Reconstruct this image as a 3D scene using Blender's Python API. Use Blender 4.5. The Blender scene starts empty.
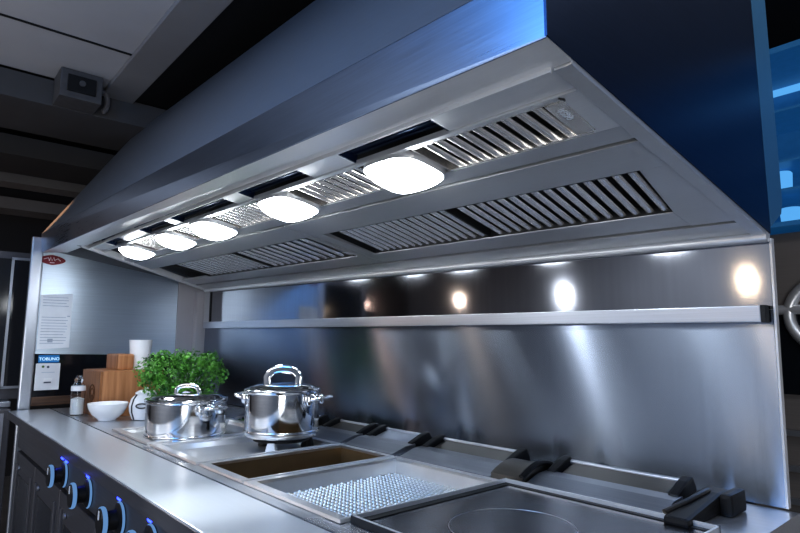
import bpy, bmesh, math, random
from mathutils import Vector, Matrix
random.seed(7)
PI = math.pi
scene = bpy.context.scene
COL = scene.collection
V = Vector

# ------------------------------------------------------------------ materials
def nodes_of(name):
    m = bpy.data.materials.new(name); m.use_nodes = True
    nt = m.node_tree; nt.nodes.clear()
    out = nt.nodes.new('ShaderNodeOutputMaterial')
    b = nt.nodes.new('ShaderNodeBsdfPrincipled')
    nt.links.new(b.outputs[0], out.inputs[0])
    return m, nt, b, out

def noise(nt, scale, detail=3, vec_scale=(1, 1, 1), coord='Object'):
    tc = nt.nodes.new('ShaderNodeTexCoord'); mp = nt.nodes.new('ShaderNodeMapping')
    mp.inputs['Scale'].default_value = vec_scale
    n = nt.nodes.new('ShaderNodeTexNoise'); n.inputs['Scale'].default_value = scale; n.inputs['Detail'].default_value = detail
    nt.links.new(tc.outputs[coord], mp.inputs[0]); nt.links.new(mp.outputs[0], n.inputs[0])
    return n

def ramp(nt, src, a, b, pos=(0.3, 0.7)):
    r = nt.nodes.new('ShaderNodeValToRGB')
    r.color_ramp.elements[0].color = (*a, 1); r.color_ramp.elements[1].color = (*b, 1)
    r.color_ramp.elements[0].position = pos[0]; r.color_ramp.elements[1].position = pos[1]
    nt.links.new(src, r.inputs[0]); return r

def maprange(nt, src, lo, hi, a=0.3, b=0.7):
    m = nt.nodes.new('ShaderNodeMapRange'); m.inputs['From Min'].default_value = a; m.inputs['From Max'].default_value = b
    m.inputs['To Min'].default_value = lo; m.inputs['To Max'].default_value = hi
    nt.links.new(src, m.inputs[0]); return m

def plain(name, col, rough=0.5, metal=0.0, var=0.12, scale=30, emis=None, estr=0, trans=0, spec=0.5, bump=0):
    m, nt, b, out = nodes_of(name)
    n = noise(nt, scale)
    r = ramp(nt, n.outputs[0], [c * (1 - var) for c in col], [min(1, c * (1 + var)) for c in col])
    nt.links.new(r.outputs[0], b.inputs['Base Color'])
    b.inputs['Roughness'].default_value = rough; b.inputs['Metallic'].default_value = metal
    b.inputs['Specular IOR Level'].default_value = spec
    if emis: b.inputs['Emission Color'].default_value = (*emis, 1); b.inputs['Emission Strength'].default_value = estr
    if trans: b.inputs['Transmission Weight'].default_value = trans
    if bump:
        bp = nt.nodes.new('ShaderNodeBump'); bp.inputs['Strength'].default_value = bump; bp.inputs['Distance'].default_value = 0.004
        nt.links.new(n.outputs[0], bp.inputs['Height']); nt.links.new(bp.outputs[0], b.inputs['Normal'])
    return m

def steel(name, col=(0.62, 0.64, 0.67), rough=0.28, brush=(1, 60, 60), aniso=0.0, tangent=None, metal=1.0, var=0.06, bump=0.03, rvar=0.08, scale=6, big=0.02):
    """brushed stainless: noise stretched along the brushing drives tone, roughness and a faint bump"""
    m, nt, b, out = nodes_of(name)
    n = noise(nt, scale, 6, brush)
    bign = noise(nt, 1.3, 2)
    r = ramp(nt, n.outputs[0], [c * (1 - var) for c in col], [min(1, c * (1 + var)) for c in col])
    nt.links.new(r.outputs[0], b.inputs['Base Color'])
    add = nt.nodes.new('ShaderNodeMath'); add.operation = 'ADD'
    a1 = maprange(nt, n.outputs[0], rough - rvar / 2, rough + rvar / 2); a2 = maprange(nt, bign.outputs[0], -big, big)
    nt.links.new(a1.outputs[0], add.inputs[0]); nt.links.new(a2.outputs[0], add.inputs[1])
    nt.links.new(add.outputs[0], b.inputs['Roughness'])
    b.inputs['Metallic'].default_value = metal
    if bump:
        bp = nt.nodes.new('ShaderNodeBump'); bp.inputs['Strength'].default_value = bump; bp.inputs['Distance'].default_value = 0.001
        nt.links.new(n.outputs[0], bp.inputs['Height']); nt.links.new(bp.outputs[0], b.inputs['Normal'])
    if tangent:
        b.inputs['Anisotropic'].default_value = aniso
        c = nt.nodes.new('ShaderNodeCombineXYZ')
        for i in range(3): c.inputs[i].default_value = tangent[i]
        nt.links.new(c.outputs[0], b.inputs['Tangent'])
    return m

def wood(name, ca, cb, axis_scale=(1.5, 1.5, 30)):
    m, nt, b, out = nodes_of(name)
    n = noise(nt, 5, 5, axis_scale)
    r = ramp(nt, n.outputs[0], ca, cb, (0.35, 0.68))
    nt.links.new(r.outputs[0], b.inputs['Base Color']); b.inputs['Roughness'].default_value = 0.45
    return m

def glow(name, col, strength):
    m, nt, b, out = nodes_of(name)
    e = nt.nodes.new('ShaderNodeEmission')
    n = noise(nt, 8); mr = maprange(nt, n.outputs[0], strength * 0.97, strength * 1.03)
    e.inputs[0].default_value = (*col, 1); nt.links.new(mr.outputs[0], e.inputs[1])
    nt.links.new(e.outputs[0], out.inputs[0]); nt.nodes.remove(b)
    return m

M = {}
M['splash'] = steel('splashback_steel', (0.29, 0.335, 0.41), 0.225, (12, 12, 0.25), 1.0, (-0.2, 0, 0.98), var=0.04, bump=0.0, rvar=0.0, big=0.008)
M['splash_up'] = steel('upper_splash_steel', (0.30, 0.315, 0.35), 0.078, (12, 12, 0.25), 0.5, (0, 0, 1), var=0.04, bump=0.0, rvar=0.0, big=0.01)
M['rail'] = steel('rail_steel', (0.46, 0.49, 0.55), 0.32, (0.5, 50, 50), metal=0.85, bump=0.0, rvar=0.0)
M['worktop'] = steel('worktop_steel', (0.66, 0.70, 0.75), 0.30, (0.4, 160, 160), metal=0.68, var=0.02, bump=0.0, rvar=0.0)
M['deck'] = steel('deck_steel', (0.56, 0.58, 0.62), 0.28, (0.5, 40, 40), metal=0.82, bump=0.0, rvar=0.0)
M['hood'] = steel('hood_steel', (0.70, 0.72, 0.75), 0.33, (0.4, 50, 50), metal=0.65, var=0.015, bump=0.0, rvar=0.0)
M['hood_dark'] = steel('hood_panel_steel', (0.58, 0.60, 0.63), 0.36, (0.4, 50, 50), metal=0.75, var=0.015, bump=0.0, rvar=0.0)
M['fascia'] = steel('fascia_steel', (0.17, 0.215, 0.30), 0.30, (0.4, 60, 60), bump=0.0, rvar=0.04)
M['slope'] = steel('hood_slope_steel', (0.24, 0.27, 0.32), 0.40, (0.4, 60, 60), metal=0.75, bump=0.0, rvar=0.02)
M['hood_side'] = steel('hood_side_blue', (0.03, 0.055, 0.115), 0.30, (40, 0.6, 40), metal=0.95, bump=0.0, rvar=0.0)
M['edge_blue'] = steel('blue_edge_steel', (0.07, 0.22, 0.40), 0.45, (40, 40, 0.5), metal=0.6, bump=0.0)
M['baffle'] = steel('baffle_steel', (0.95, 0.93, 0.90), 0.25, (60, 1, 60), 0.85, (0.0, -0.983, 0.183), metal=0.88, var=0.0, bump=0.0, rvar=0.0)
M['polished'] = steel('polished_pot_steel', (0.75, 0.76, 0.78), 0.09, (2, 2, 30), rvar=0.05, bump=0.0)
M['pot_base'] = steel('pot_base_steel', (0.62, 0.63, 0.65), 0.2, (2, 2, 60))
M['tray'] = steel('tray_steel', (0.72, 0.73, 0.75), 0.30, (2, 2, 2), metal=0.82, bump=0.0, rvar=0.02)
M['emboss'] = steel('embossed_steel', (0.50, 0.49, 0.47), 0.32, (3, 3, 3), metal=0.8, bump=0.0, rvar=0.02)
M['side_steel'] = steel('side_panel_steel', (0.50, 0.58, 0.68), 0.34, (40, 0.5, 40), 0.7, (0, 0, 1), metal=0.8, bump=0.0, rvar=0.0)
M['griddle'] = steel('griddle_steel', (0.13, 0.135, 0.155), 0.20, (3, 3, 3), bump=0.0, rvar=0.06)
M['black'] = plain('black_void', (0.006, 0.007, 0.009), 0.6)
M['black_gloss'] = plain('black_glass', (0.008, 0.010, 0.014), 0.12)
M['bracket'] = plain('black_bracket', (0.010, 0.010, 0.011), 0.42, spec=0.25)
M['rear_rail'] = steel('rear_rail_steel', (0.33, 0.345, 0.375), 0.30, (0.5, 50, 50), metal=0.9, bump=0.0, rvar=0.0)
M['flap'] = steel('dark_flap_steel', (0.22, 0.20, 0.175), 0.36, (0.5, 40, 40))
M['cabinet'] = steel('dark_cabinet_steel', (0.13, 0.13, 0.145), 0.42, (0.5, 40, 40), metal=0.8, bump=0.0)
M['oven'] = steel('warm_grey_oven', (0.22, 0.205, 0.20), 0.4, (0.5, 40, 40), metal=0.5, bump=0.0)
M['ceiling'] = plain('ceiling_panel', (0.50, 0.50, 0.52), 0.7, var=0.05, scale=3)
M['beam'] = plain('ceiling_beam', (0.27, 0.265, 0.27), 0.55, var=0.08, scale=3)
M['beam_dark'] = plain('dark_beam', (0.085, 0.085, 0.09), 0.6, var=0.08, scale=3)
M['box_grey'] = plain('junction_grey', (0.10, 0.10, 0.105), 0.5)
M['pipe'] = plain('pipe_grey', (0.22, 0.22, 0.24), 0.4)
M['floor'] = plain('floor_tile', (0.20, 0.20, 0.21), 0.35, var=0.2, scale=4)
M['pillar'] = plain('pillar_grey', (0.40, 0.40, 0.44), 0.5, var=0.06, scale=4)
M['white'] = plain('white_ceramic', (0.80, 0.81, 0.83), 0.2, var=0.02)
M['white_plastic'] = plain('white_plastic', (0.72, 0.74, 0.78), 0.35, var=0.03)
M['salt'] = plain('white_salt', (0.85, 0.84, 0.82), 0.8, var=0.05, scale=200)
M['red'] = plain('red_badge', (0.20, 0.008, 0.02), 0.3)
M['badge_mark'] = plain('badge_mark', (0.70, 0.50, 0.55), 0.4)
M['rubber'] = plain('dark_strap', (0.03, 0.03, 0.035), 0.4)
M['ink'] = plain('grey_ink', (0.45, 0.52, 0.62), 0.7)
M['ink_dark'] = plain('dark_ink', (0.08, 0.09, 0.12), 0.7)
M['paper'] = plain('paper', (0.86, 0.90, 0.95), 0.7, var=0.03)
M['soil'] = plain('soil', (0.03, 0.02, 0.012), 0.9, var=0.4, scale=80)
M['stem'] = plain('green_stem', (0.06, 0.14, 0.03), 0.6)
M['pan_brown'] = steel('stained_pan_steel', (0.26, 0.19, 0.11), 0.3, (3, 3, 3), metal=0.8, bump=0.0, rvar=0.02)
M['oil'] = plain('brown_oil', (0.075, 0.038, 0.012), 0.10, var=0.3, scale=6)
M['wood_dark'] = wood('walnut_wood', (0.21, 0.085, 0.03), (0.34, 0.15, 0.06), (14, 14, 1))
M['wood_light'] = wood('oak_wood', (0.30, 0.13, 0.05), (0.46, 0.22, 0.10), (14, 14, 1))
M['carve'] = plain('carved_mark', (0.10, 0.04, 0.015), 0.7)
M['drawer_wood'] = wood('dark_brown_wood', (0.05, 0.025, 0.015), (0.13, 0.07, 0.04), (20, 1, 20))
M['lamp'] = glow('lamp_diffuser', (0.93, 0.97, 1.0), 24)
M['led'] = glow('blue_led', (0.02, 0.04, 1.0), 9)
M['rim_highlight'] = glow('pale_blue_highlight', (0.22, 0.45, 0.85), 0.55)  # bright highlight on knob rims and collars put in as emission
M['display'] = glow('blue_display', (0.03, 0.16, 0.42), 0.9)
M['display_text'] = glow('display_digits', (0.55, 0.80, 1.0), 1.3)
M['blue_panel'] = plain('blue_emissive_panel', (0.03, 0.12, 0.26), 0.4, emis=(0.008, 0.075, 0.20), estr=0.45)  # blue light inside the cabinet put into its panels as emission
M['blue_glow'] = glow('blue_shelf_light', (0.12, 0.42, 0.85), 0.9)
M['wall'] = plain('grey_wall', (0.42, 0.44, 0.48), 0.6, var=0.05, scale=2)

def glass_mat():
    m, nt, b, out = nodes_of('clear_glass')
    n = noise(nt, 5); mr = maprange(nt, n.outputs[0], 0.02, 0.05); nt.links.new(mr.outputs[0], b.inputs['Roughness'])
    b.inputs['Base Color'].default_value = (0.92, 0.96, 1, 1); b.inputs['Transmission Weight'].default_value = 1.0; b.inputs['IOR'].default_value = 1.3
    return m
M['glass'] = glass_mat()

def dark_glass():
    m, nt, b, out = nodes_of('smoked_door_glass')
    n = noise(nt, 3); r = ramp(nt, n.outputs[0], (0.02, 0.022, 0.028), (0.035, 0.036, 0.04))
    nt.links.new(r.outputs[0], b.inputs['Base Color']); b.inputs['Roughness'].default_value = 0.1
    return m
M['dark_glass'] = dark_glass()

def leaf_mat():
    m, nt, b, out = nodes_of('basil_leaf')
    n = noise(nt, 26, 2)
    r = ramp(nt, n.outputs[0], (0.015, 0.09, 0.010), (0.15, 0.43, 0.06), (0.32, 0.70))
    nt.links.new(r.outputs[0], b.inputs['Base Color']); b.inputs['Roughness'].default_value = 0.42
    return m
M['leaf'] = leaf_mat()

def brick_mat(name, a, b_, mortar, sc):
    m, nt, b, out = nodes_of(name)
    tc = nt.nodes.new('ShaderNodeTexCoord'); mp = nt.nodes.new('ShaderNodeMapping'); mp.inputs['Rotation'].default_value = (PI / 2, 0, PI / 2)
    t = nt.nodes.new('ShaderNodeTexBrick'); t.inputs['Scale'].default_value = sc; t.offset = 0
    t.inputs['Color1'].default_value = (*a, 1); t.inputs['Color2'].default_value = (*b_, 1); t.inputs['Mortar'].default_value = (*mortar, 1)
    t.inputs['Mortar Size'].default_value = 0.01
    nt.links.new(tc.outputs['Object'], mp.inputs[0]); nt.links.new(mp.outputs[0], t.inputs[0]); nt.links.new(t.outputs[0], b.inputs['Base Color'])
    b.inputs['Roughness'].default_value = 0.4
    return m
M['wall_tile'] = brick_mat('dark_wall_tile', (0.13, 0.125, 0.13), (0.15, 0.145, 0.15), (0.05, 0.05, 0.055), 3)

# ------------------------------------------------------------------ mesh helpers
def link(name, bm, mat, parent=None, smooth=False, bevel=0.0, kind=None, label=None, seg=2):
    if bevel:
        bmesh.ops.remove_doubles(bm, verts=bm.verts, dist=1e-6)
        es = [e for e in bm.edges if len(e.link_faces) == 2 and e.calc_face_angle(0) > 0.5]
        if es: bmesh.ops.bevel(bm, geom=es, offset=bevel, segments=seg, affect='EDGES', profile=0.7, clamp_overlap=True)
    bmesh.ops.recalc_face_normals(bm, faces=bm.faces)
    me = bpy.data.meshes.new(name); bm.to_mesh(me); bm.free()
    me.materials.append(M[mat])
    o = bpy.data.objects.new(name, me); COL.objects.link(o)
    if smooth:
        for p in me.polygons: p.use_smooth = True
        try: me.set_sharp_from_angle(angle=math.radians(40))
        except Exception: pass
    if parent is not None:
        o.parent = parent
        loc = root_loc(parent)
        if loc.length: me.transform(Matrix.Translation(-loc))
    if kind: o['kind'] = kind
    if label: o['label'] = label
    return o

def root_loc(p):
    l = V((0, 0, 0))
    while p is not None: l += p.location; p = p.parent
    return l

def thing(name, label, cat, loc=(0, 0, 0), group=None):
    o = bpy.data.objects.new(name, None); o.empty_display_size = 0.05; COL.objects.link(o)
    o.location = loc; o['label'] = label; o['category'] = cat
    if group: o['group'] = group
    return o

def tag(o, label, cat, group=None):
    o['label'] = label; o['category'] = cat
    if group: o['group'] = group
    return o

def centre(o):
    """move a single-mesh thing's origin to its base centre"""
    me = o.data; xs = [v.co for v in me.vertices]
    c = V((sum(v.x for v in xs) / len(xs), sum(v.y for v in xs) / len(xs), min(v.z for v in xs)))
    me.transform(Matrix.Translation(-c)); o.location = c
    return o

def struct(name, bm, mat, bevel=0.0):
    return link(name, bm, mat, None, bevel=bevel, kind='structure')

def B(): return bmesh.new()

def box(bm, x0, x1, y0, y1, z0, z1):
    v = [bm.verts.new(p) for p in ((x0, y0, z0), (x1, y0, z0), (x1, y1, z0), (x0, y1, z0), (x0, y0, z1), (x1, y0, z1), (x1, y1, z1), (x0, y1, z1))]
    for f in ((0, 3, 2, 1), (4, 5, 6, 7), (0, 1, 5, 4), (1, 2, 6, 5), (2, 3, 7, 6), (3, 0, 4, 7)): bm.faces.new([v[i] for i in f])
    return bm

def slab(bm, pts, off):
    """polygon pts given thickness vector off"""
    a = [bm.verts.new(V(p)) for p in pts]; b = [bm.verts.new(V(p) + V(off)) for p in pts]
    n = len(pts); bm.faces.new(a); bm.faces.new(b[::-1])
    for i in range(n): bm.faces.new([a[i], b[i], b[(i + 1) % n], a[(i + 1) % n]])
    return bm

def lathe(bm, prof, c=(0, 0, 0), n=48, cap0=True, cap1=True):
    rings = []
    for r, z in prof:
        rings.append([bm.verts.new((c[0] + r * math.cos(2 * PI * k / n), c[1] + r * math.sin(2 * PI * k / n), c[2] + z)) for k in range(n)])
    for a, b in zip(rings, rings[1:]):
        for k in range(n): bm.faces.new([a[k], a[(k + 1) % n], b[(k + 1) % n], b[k]])
    if cap0: bm.faces.new(rings[0][::-1])
    if cap1: bm.faces.new(rings[-1])
    return bm

def tube(bm, pts, r, n=8, flat=1.0, up=None, cap=True):
    pts = [V(p) for p in pts]; rings = []; prev = None
    for i, p in enumerate(pts):
        t = (pts[min(i + 1, len(pts) - 1)] - pts[max(i - 1, 0)]).normalized()
        if up is not None: s = t.cross(V(up)).normalized()
        elif prev is None:
            s = t.cross(V((0, 0, 1)))
            if s.length < 1e-3: s = t.cross(V((0, 1, 0)))
            s.normalize()
        else: s = (prev - t * prev.dot(t)).normalized()
        prev = s; w = t.cross(s)
        rr = r[i] if isinstance(r, (list, tuple)) else r
        rings.append([bm.verts.new(p + (s * math.cos(2 * PI * k / n) + w * math.sin(2 * PI * k / n) * flat) * rr) for k in range(n)])
    for a, b in zip(rings, rings[1:]):
        for k in range(n): bm.faces.new([a[k], a[(k + 1) % n], b[(k + 1) % n], b[k]])
    if cap: bm.faces.new(rings[0][::-1]); bm.faces.new(rings[-1])
    return bm

def text_bm(s, size, origin, xdir, ydir, depth=0.001):
    cu = bpy.data.curves.new('lettering', 'FONT'); cu.body = s; cu.size = size; cu.extrude = depth; cu.align_x = 'CENTER'; cu.align_y = 'CENTER'
    o = bpy.data.objects.new('lettering', cu); COL.objects.link(o)
    bpy.context.view_layer.update()
    me = bpy.data.meshes.new_from_object(o.evaluated_get(bpy.context.evaluated_depsgraph_get()))
    bpy.data.objects.remove(o); bpy.data.curves.remove(cu)
    x = V(xdir).normalized(); y = V(ydir).normalized(); z = x.cross(y)
    me.transform(Matrix(((x.x, y.x, z.x, origin[0]), (x.y, y.y, z.y, origin[1]), (x.z, y.z, z.z, origin[2]), (0, 0, 0, 1))))
    bm = bmesh.new(); bm.from_mesh(me); bpy.data.meshes.remove(me); return bm

# ------------------------------------------------------------------ room shell
struct('floor', box(B(), -6.5, 3, -4.5, 2.6, -0.05, 0), 'floor')
b = B(); box(b, -3.10, 3, -4.5, 2.6, 2.50, 2.56); struct('ceiling', b, 'ceiling')
b = B(); box(b, -2.612, -2.598, -4.5, -0.66, 2.4965, 2.501); struct('trim_1', b, 'black')           # seam between ceiling panels
b = B(); box(b, -6.5, -3.101, -4.5, 2.6, 2.90, 2.95); struct('ceiling_recess', b, 'black')          # higher dark ceiling beyond
b = B(); box(b, -3.60, -0.2, -0.665, -0.515, 2.475, 2.50); struct('trim_2', b, 'beam', 0.004)        # long bulkhead beside the hood
b = B(); box(b, -3.60, -3.101, -4.5, 0.6, 2.36, 2.49); struct('trim_3', b, 'beam_dark', 0.004)       # cross beam
b = B(); box(b, -3.098, -0.2, -0.514, 2.59, 2.494, 2.4995); struct('trim_4', b, 'black')                # black sheet painting the dark gap over the hood
for i, (x, w, z0, z1, mt) in enumerate(((-4.55, 0.50, 2.42, 2.55, 'beam_dark'), (-5.35, 0.22, 2.46, 2.54, 'beam'), (-5.95, 0.30, 2.36, 2.46, 'beam'))):
    b = B(); box(b, x - w / 2, x + w / 2, -4.5, 2.6, z0, z1); struct('trim_%d' % (5 + i), b, mt, 0.004)
struct('wall_far', box(B(), -6.55, -6.5, -4.5, 2.6, 0, 2.95), 'wall_tile')
struct('wall_front', box(B(), -6.5, 3, -4.55, -4.5, 0, 2.95), 'wall')
struct('wall_right', box(B(), 3, 3.05, -4.5, 2.6, 0, 2.56), 'wall')
struct('wall_back', box(B(), -6.5, 3, 2.6, 2.65, 0, 2.95), 'wall')
# grey pier between the side panel and the splashback
b = B(); box(b, -3.52, -3.345, -0.135, 0.12, 0.0, 1.80)
struct('wall_left', b, 'pillar', 0.003)
b = B(); box(b, -3.345, -3.30, -0.04, 0.05, 0.902, 1.52); struct('trim_8', b, 'pillar', 0.003)

# ceiling fixtures at top left
jb = thing('junction_box', 'grey box fixture under the ceiling at the end of the long bulkhead', 'box', (-3.05, -0.79, 2.5))
b = B(); box(b, -3.095, -2.93, -0.88, -0.70, 2.36, 2.499); link('housing', b, 'box_grey', jb, bevel=0.006)
b = B(); box(b, -2.928, -2.920, -0.85, -0.73, 2.39, 2.47); link('cover_plate', b, 'black', jb, bevel=0.002)
b = B(); tube(b, [(-2.921, -0.79, 2.435), (-2.912, -0.79, 2.435)], 0.014, 12); link('cable_gland', b, 'box_grey', jb, smooth=True)
pp = B()
tube(pp, [(-3.052, -0.668 + 0.020 * math.cos(a), 2.425 + 0.050 * math.sin(a)) for a in [PI / 2 - k * PI / 10 for k in range(0, 11)]], 0.013)
lathe(pp, [(0.0, -0.010), (0.020, -0.008), (0.020, 0.008), (0.0, 0.010)], (-3.052, -0.675, 2.472), 12)
o = link('conduit_bend', pp, 'pipe', smooth=True); centre(o)
tag(o, 'curved grey conduit bend between the ceiling box and the bulkhead', 'pipe')

# ------------------------------------------------------------------ extractor hood
HB = V((-0.372, 0, 1.443)); HA = V((-0.372, -0.775, 1.587)); HC = V((-3.291, 0, 1.531))
HU = (HC - HB).normalized(); HV = (HA - HB).normalized(); HN = HU.cross(HV).normalized()
if HN.z > 0: HN = -HN                                              # points down out of the soffit
def H(u, v, w=0.0): return HB + HU * u + HV * v + HN * w
def uend(v): return 2.915 - 0.53 * v
FBR = V((-0.372, -0.777, 1.587)); FBL = V((-3.345, -0.832, 1.674))
FTR = V((-0.372, -0.777, 1.687)); FTL = V((-3.345, -0.840, 1.769))
STR = V((-0.372, -0.365, 2.325)); STL = V((-3.345, -0.427, 2.402))

hood = thing('extractor_hood', 'long brushed steel extractor canopy with lit filters above the cooking range', 'extractor hood', (-1.86, -0.4, 1.55))
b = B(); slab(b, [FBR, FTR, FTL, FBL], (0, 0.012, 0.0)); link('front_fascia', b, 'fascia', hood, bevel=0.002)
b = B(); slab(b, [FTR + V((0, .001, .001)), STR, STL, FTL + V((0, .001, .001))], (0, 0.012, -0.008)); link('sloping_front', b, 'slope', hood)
b = B(); slab(b, [(-0.370, -0.777, 1.589), (-0.370, -0.777, 1.69), (-0.370, -0.365, 2.33), (-0.370, 0.0, 2.33), (-0.370, 0.0, 1.446)], (-0.012, 0, 0)); link('side_panel', b, 'hood_side', hood, label='dark blue side panel')
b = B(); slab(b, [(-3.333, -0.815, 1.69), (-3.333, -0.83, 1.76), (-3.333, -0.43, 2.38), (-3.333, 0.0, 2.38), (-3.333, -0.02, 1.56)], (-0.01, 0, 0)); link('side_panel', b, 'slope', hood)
b = B(); slab(b, [(-0.385, -0.012, 1.46), (-0.385, -0.012, 2.33), (-3.34, -0.012, 2.38), (-3.34, -0.012, 1.55)], (0, 0.010, 0)); link('back_panel', b, 'slope', hood)
# tapered blue edge column behind the side panel
b = B(); slab(b, [(-0.371, 0.006, 1.46), (-0.371, 0.085, 1.50), (-0.371, 0.10, 1.53), (-0.371, 0.11, 2.33), (-0.371, 0.006, 2.33)], (-0.02, 0, 0)); link('edge_column', b, 'edge_blue', hood, label='light blue rear edge column')
# pan closing the soffit, black to paint the shade in the filter gaps
b = B(); slab(b, [H(0.012, 0.01, -0.05), H(0.012, 0.775, -0.05), H(uend(0.775) + 0.25, 0.80, -0.05), H(uend(0.01), 0.01, -0.05)], -HN * 0.01); link('plenum', b, 'black', hood)

def soff(bm, u0, u1, v0, v1, w=0.0, th=0.012, skew=False):
    if skew: pts = [H(u0, v0, w), H(u0, v1, w), H(uend(v1) - 0.03, v1, w), H(uend(v0) - 0.03, v0, w)]
    else: pts = [H(u0, v0, w), H(u0, v1, w), H(u1, v1, w), H(u1, v0, w)]
    return slab(bm, pts, -HN * th)

# front lip: two folds
b = B(); slab(b, [H(0.0, 0.735, 0.002), FBR + V((0, 0.002, 0)), FBL + V((0.0, 0.002, 0)), H(uend(0.735) + 0.30, 0.757, 0.002)], -HN * 0.012); link('front_lip', b, 'hood', hood)
b = B(); soff(b, 0.028, 0, 0.7345, 0.739, 0.010, 0.012, True); link('lip_fold', b, 'hood', hood)
# right and left rims
b = B(); soff(b, 0.0, 0.026, -0.002, 0.734, 0.006, 0.02); link('side_rim', b, 'hood_dark', hood, bevel=0.002)
b = B(); slab(b, [H(uend(0) - 0.03, 0.0, 0.006), H(uend(0.762) - 0.03, 0.762, 0.006), H(uend(0.762) + 0.012, 0.762, 0.006), H(uend(0) + 0.012, 0, 0.006)], -HN * 0.03); link('side_rim', b, 'white_plastic', hood, bevel=0.003)
b = B(); tube(b, [H(uend(0.762) - 0.01, 0.765, -0.01), H(uend(0.762) - 0.01, 0.79, -0.01)], 0.016, 12); link('end_cap', b, 'black', hood, smooth=True)
# rear lip with a rolled bright edge
b = B(); soff(b, 0.026, 0, 0.0, 0.092, 0.0, 0.012, True); link('rear_lip', b, 'hood_dark', hood)
b = B(); tube(b, [H(0.0, 0.012, 0.008), H(2.88, 0.012, 0.008)], 0.011, 10); link('rolled_edge', b, 'hood', hood, smooth=True)
# lamp strip: bright plate pieces between the dark slots
slots = [(0.275, 0.545), (0.70, 1.0), (1.09, 1.50), (1.56, 1.83), (2.09, 2.29)]
edges = [0.028] + [e for s in slots for e in s] + [2.50]
for i in range(0, len(edges), 2):
    b = B(); soff(b, edges[i], edges[i + 1], 0.672, 0.733, -0.004, 0.008); link('lamp_strip', b, 'hood', hood, bevel=0.001)
for s0, s1 in slots:
    b = B(); soff(b, s0, s1, 0.672, 0.733, -0.022, 0.008)
    for k in range(4):
        v0 = 0.680 + k * 0.013; soff(b, s0 + 0.005, s1 - 0.005, v0, v0 + 0.003, -0.018, 0.006)
    soff(b, s0, s0 + 0.004, 0.672, 0.733, -0.005, 0.03); soff(b, s1 - 0.004, s1, 0.672, 0.733, -0.005, 0.03)
    link('lamp_slot', b, 'hood_side', hood)
# front filter bank frame
b = B(); soff(b, 0.028, 0, 0.509, 0.553, 0.0, 0.012, True); link('front_filter_rail', b, 'hood_dark', hood, bevel=0.001)
b = B(); soff(b, 0.028, 0, 0.662, 0.671, 0.0, 0.012, True); link('front_filter_rail', b, 'hood', hood)
b = B(); slab(b, [H(0.028, 0.553), H(0.028, 0.662), H(0.062, 0.662), H(0.072, 0.553)], -HN * 0.012); link('filter_end_plate', b, 'hood', hood)
b = B(); tube(b, [H(0.058, 0.660, 0.002), H(0.053, 0.668, 0.006), H(0.060, 0.672, 0.004)], 0.0016, 6); link('spring_clip', b, 'black', hood)

def baffles(u0, u1, v0, v1, pitch=0.0300, depth=0.0065, w=-0.003, slant=0.0, ridge=0.27):
    """parallel rounded baffle blades running front to back, deep dark slots between them"""
    bm = B(); u = u0; n = 7
    while u + pitch <= u1 + 1e-6:
        prof = [(pitch * 0.5 - math.cos(PI * k / n) * pitch * ridge, -depth + math.sin(PI * k / n) * depth) for k in range(n + 1)]
        a = [bm.verts.new(H(u + p[0] + slant, v0, w + p[1])) for p in prof]; c = [bm.verts.new(H(u + p[0], v1, w + p[1])) for p in prof]
        for k in range(len(prof) - 1): bm.faces.new([a[k], a[k + 1], c[k + 1], c[k]])
        u += pitch
    return bm
fr = [(0.064, 0.385), (0.545, 0.845), (1.005, 1.325), (1.485, 1.665), (1.825, 2.125)]
for i, (u0, u1) in enumerate(fr):
    f = link('grease_filter', baffles(u0 + 0.006, u1, 0.5505, 0.6645), 'baffle', hood, smooth=True)
    b = B()
    soff(b, u0, u1, 0.5535, 0.558, -0.0005, 0.02); soff(b, u0, u1, 0.658, 0.6615, -0.0005, 0.02)
    soff(b, u0, u0 + 0.004, 0.5535, 0.6615, -0.0005, 0.02); soff(b, u1 - 0.004, u1, 0.5535, 0.6615, -0.0005, 0.02)
    link('filter_frame', b, 'baffle', f)
    if i == 0:
        b = B(); slab(b, [H(0.066, 0.5605, 0.0), H(0.062, 0.656, 0.0), H(0.095, 0.656, 0.0), H(0.099, 0.5605, 0.0)], -HN * 0.006); pl = link('label_plate', b, 'baffle', f)
        link('stamped_number', text_bm('1520', 0.016, H(0.080, 0.625, 0.0015), -HV, HU * -1, 0.0004), 'ink', f, label='grey stamped number')
# rear filter bank frame
for u0, u1, sk in ((0.028, 1.128, False), (1.134, 0, True)):
    b = B(); soff(b, u0, u1, 0.398, 0.498, 0.0, 0.012, sk); link('rear_filter_rail', b, 'hood_dark', hood, bevel=0.001)
    b = B(); soff(b, u0 + (0.085 if not sk else 0), u1, 0.108, 0.190, 0.0, 0.012, sk); link('rear_filter_rail', b, 'hood_dark', hood, bevel=0.001)
b = B(); slab(b, [H(0.028, 0.1045), H(0.028, 0.398), H(0.079, 0.398), H(0.112, 0.190), H(0.1128, 0.1045)], -HN * 0.012); link('filter_end_plate', b, 'hood_dark', hood, bevel=0.001)
b = B(); slab(b, [H(1.07, 0.190), H(1.07, 0.398), H(1.122, 0.398), H(1.128, 0.190)], -HN * 0.012); link('filter_divider', b, 'hood_dark', hood)
b = B(); slab(b, [H(1.1345, 0.190), H(1.1345, 0.398), H(1.165, 0.398), H(1.165, 0.190)], -HN * 0.012); link('filter_divider', b, 'hood_dark', hood)
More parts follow.
